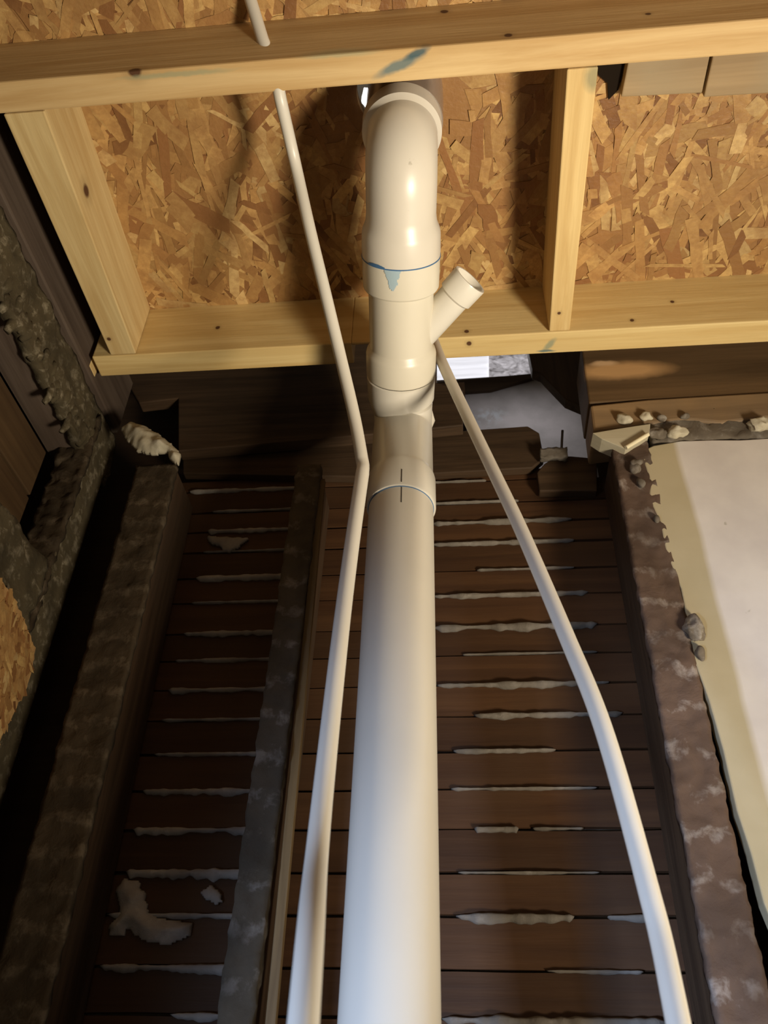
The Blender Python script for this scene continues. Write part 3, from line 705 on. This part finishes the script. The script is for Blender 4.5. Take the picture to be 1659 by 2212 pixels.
el = lambda u, v: abs(u - .5) < .08 + .42 * v + .1 * noise.noise(Vector((u * 5, v * 5, 1)))
patch_on(rv(.6690), RD, .0541, math.radians(86), math.radians(114), -.028, .001, el, M['blue_thin'], 'primer_smear', uel)['label'] = 'pale blue primer smear'
patch_on(rv(.6690), RD, .0545, math.radians(112), math.radians(142), .001, .006, lambda u, v: v < .5 + .5 * math.sin(u * 3.1), M['blue'], 'primer_smear', uel)['label'] = 'dark blue primer dab'
# vent pipe going up through the subfloor
t = NT('glossy grey-brown vent pipe', .18, .6); vm = t.base((.26, .21, .17))
mb = MB(); mb.tube([tp + UD * .030, tp + UD * .30], .0455, 64); mb.build('vent_pipe', vm, drain)['label'] = 'glossy grey-brown pipe passing up through the strand board'
mb = MB(); mb.lathe(tp + UD * .0405 + Vector((.003, 0, 0)), UD, [(0, .046), (0, .0515), (.060, .0530), (.11, .0530), (.11, .046)], 64)
mb.build('vent_coupling', vm, drain, sharp=30)
# glowing patch stands in for daylight through the subfloor hole, left of the vent
t = NT('glowing daylight patch', .2); t.b.inputs['Emission Color'].default_value = (1, .98, .95, 1); t.b.inputs['Emission Strength'].default_value = 1.4
mb = MB(); q = atY(791, 210, .585)
vs = []
n = 20
for k in range(n):
    a = 2 * math.pi * k / n; vs.append(atZ(791 + 10 * math.cos(a) * (1 + .15 * math.sin(3 * a)), 211 + 21 * math.sin(a) * (1 + .1 * math.sin(5 * a)), ZC - .004))
mb.prism(vs, (0, 0, .0035)); tag(mb.build('daylight_glow_patch', t.base((.9, .9, .9))), 'tiny glowing patch standing in for daylight through the hole beside the top of the drain elbow', 'hole')

# ================================================================ water tubes
def smooth_path(P, n=10):
    out = []
    P = [2 * P[0] - P[1]] + P + [2 * P[-1] - P[-2]]
    for i in range(1, len(P) - 2):
        for k in range(n):
            u = k / n; a, b, c, d = P[i - 1], P[i], P[i + 1], P[i + 2]
            out.append(.5 * ((2 * b) + (c - a) * u + (2 * a - 5 * b + 4 * c - d) * u * u + (3 * b - a - 3 * c + d) * u ** 3))
    return out + [P[-2]]
def atc(px, py, zc): return ray(px, py) * (zc / F)
R_T = .0080
low = [Vector((-.05, .10, -.75)), Vector((-.06, .33, -.30)), atc(655, 2212, .425), atc(689, 1800, .62), atc(732, 1400, .80), atc(757, 1200, .91), atc(780, 1040, 1.0)]
hi_ = [atc(784, 1005, 1.02), atc(765, 900, 1.06), atc(735, 770, 1.09), atc(703, 635, 1.10), atc(668, 490, 1.11), atc(637, 350, 1.12)]
q0 = atZ(606, 215, ZJ); q1 = atY(568, 88, .438); q2 = atY(535, -20, .40)
p1 = smooth_path(low); p2 = smooth_path(hi_ + [q0])
mb = MB()
mb.tube(p1[:-1] + [atc(782.5, 1024, 1.008), atc(784, 1012, 1.014)] + p2 + [Vector((q0.x - .004, .457, q0.z + .02)), q1, q2, q2 + (q2 - q1) * 1.5], [R_T * 1.05] * len(p1) + [R_T] * (len(p2) + 5), 24)
tag(mb.build('water_tube', M['pex']), 'slim cream water tube left of the drain, kinked and passing through the front joist', 'tube', 'slim cream water tubes')
rp = [Vector((.06, .25, -.75)), Vector((.11, .50, -.25)), atc(1468, 2225, .54), atc(1395, 1900, .63), atc(1302, 1570, .73), atc(1222, 1370, .82), atc(1128, 1150, .95), atc(1062, 1010, 1.05), atc(1000, 880, 1.16), atc(958, 790, 1.25), atc(936, 735, 1.32), atc(918, 690, 1.39)]
mb = MB(); mb.tube(smooth_path(rp), R_T * 1.02, 24)
tag(mb.build('water_tube', M['pex']), 'slim cream water tube right of the drain, bowing out towards the lower right', 'tube', 'slim cream water tubes')
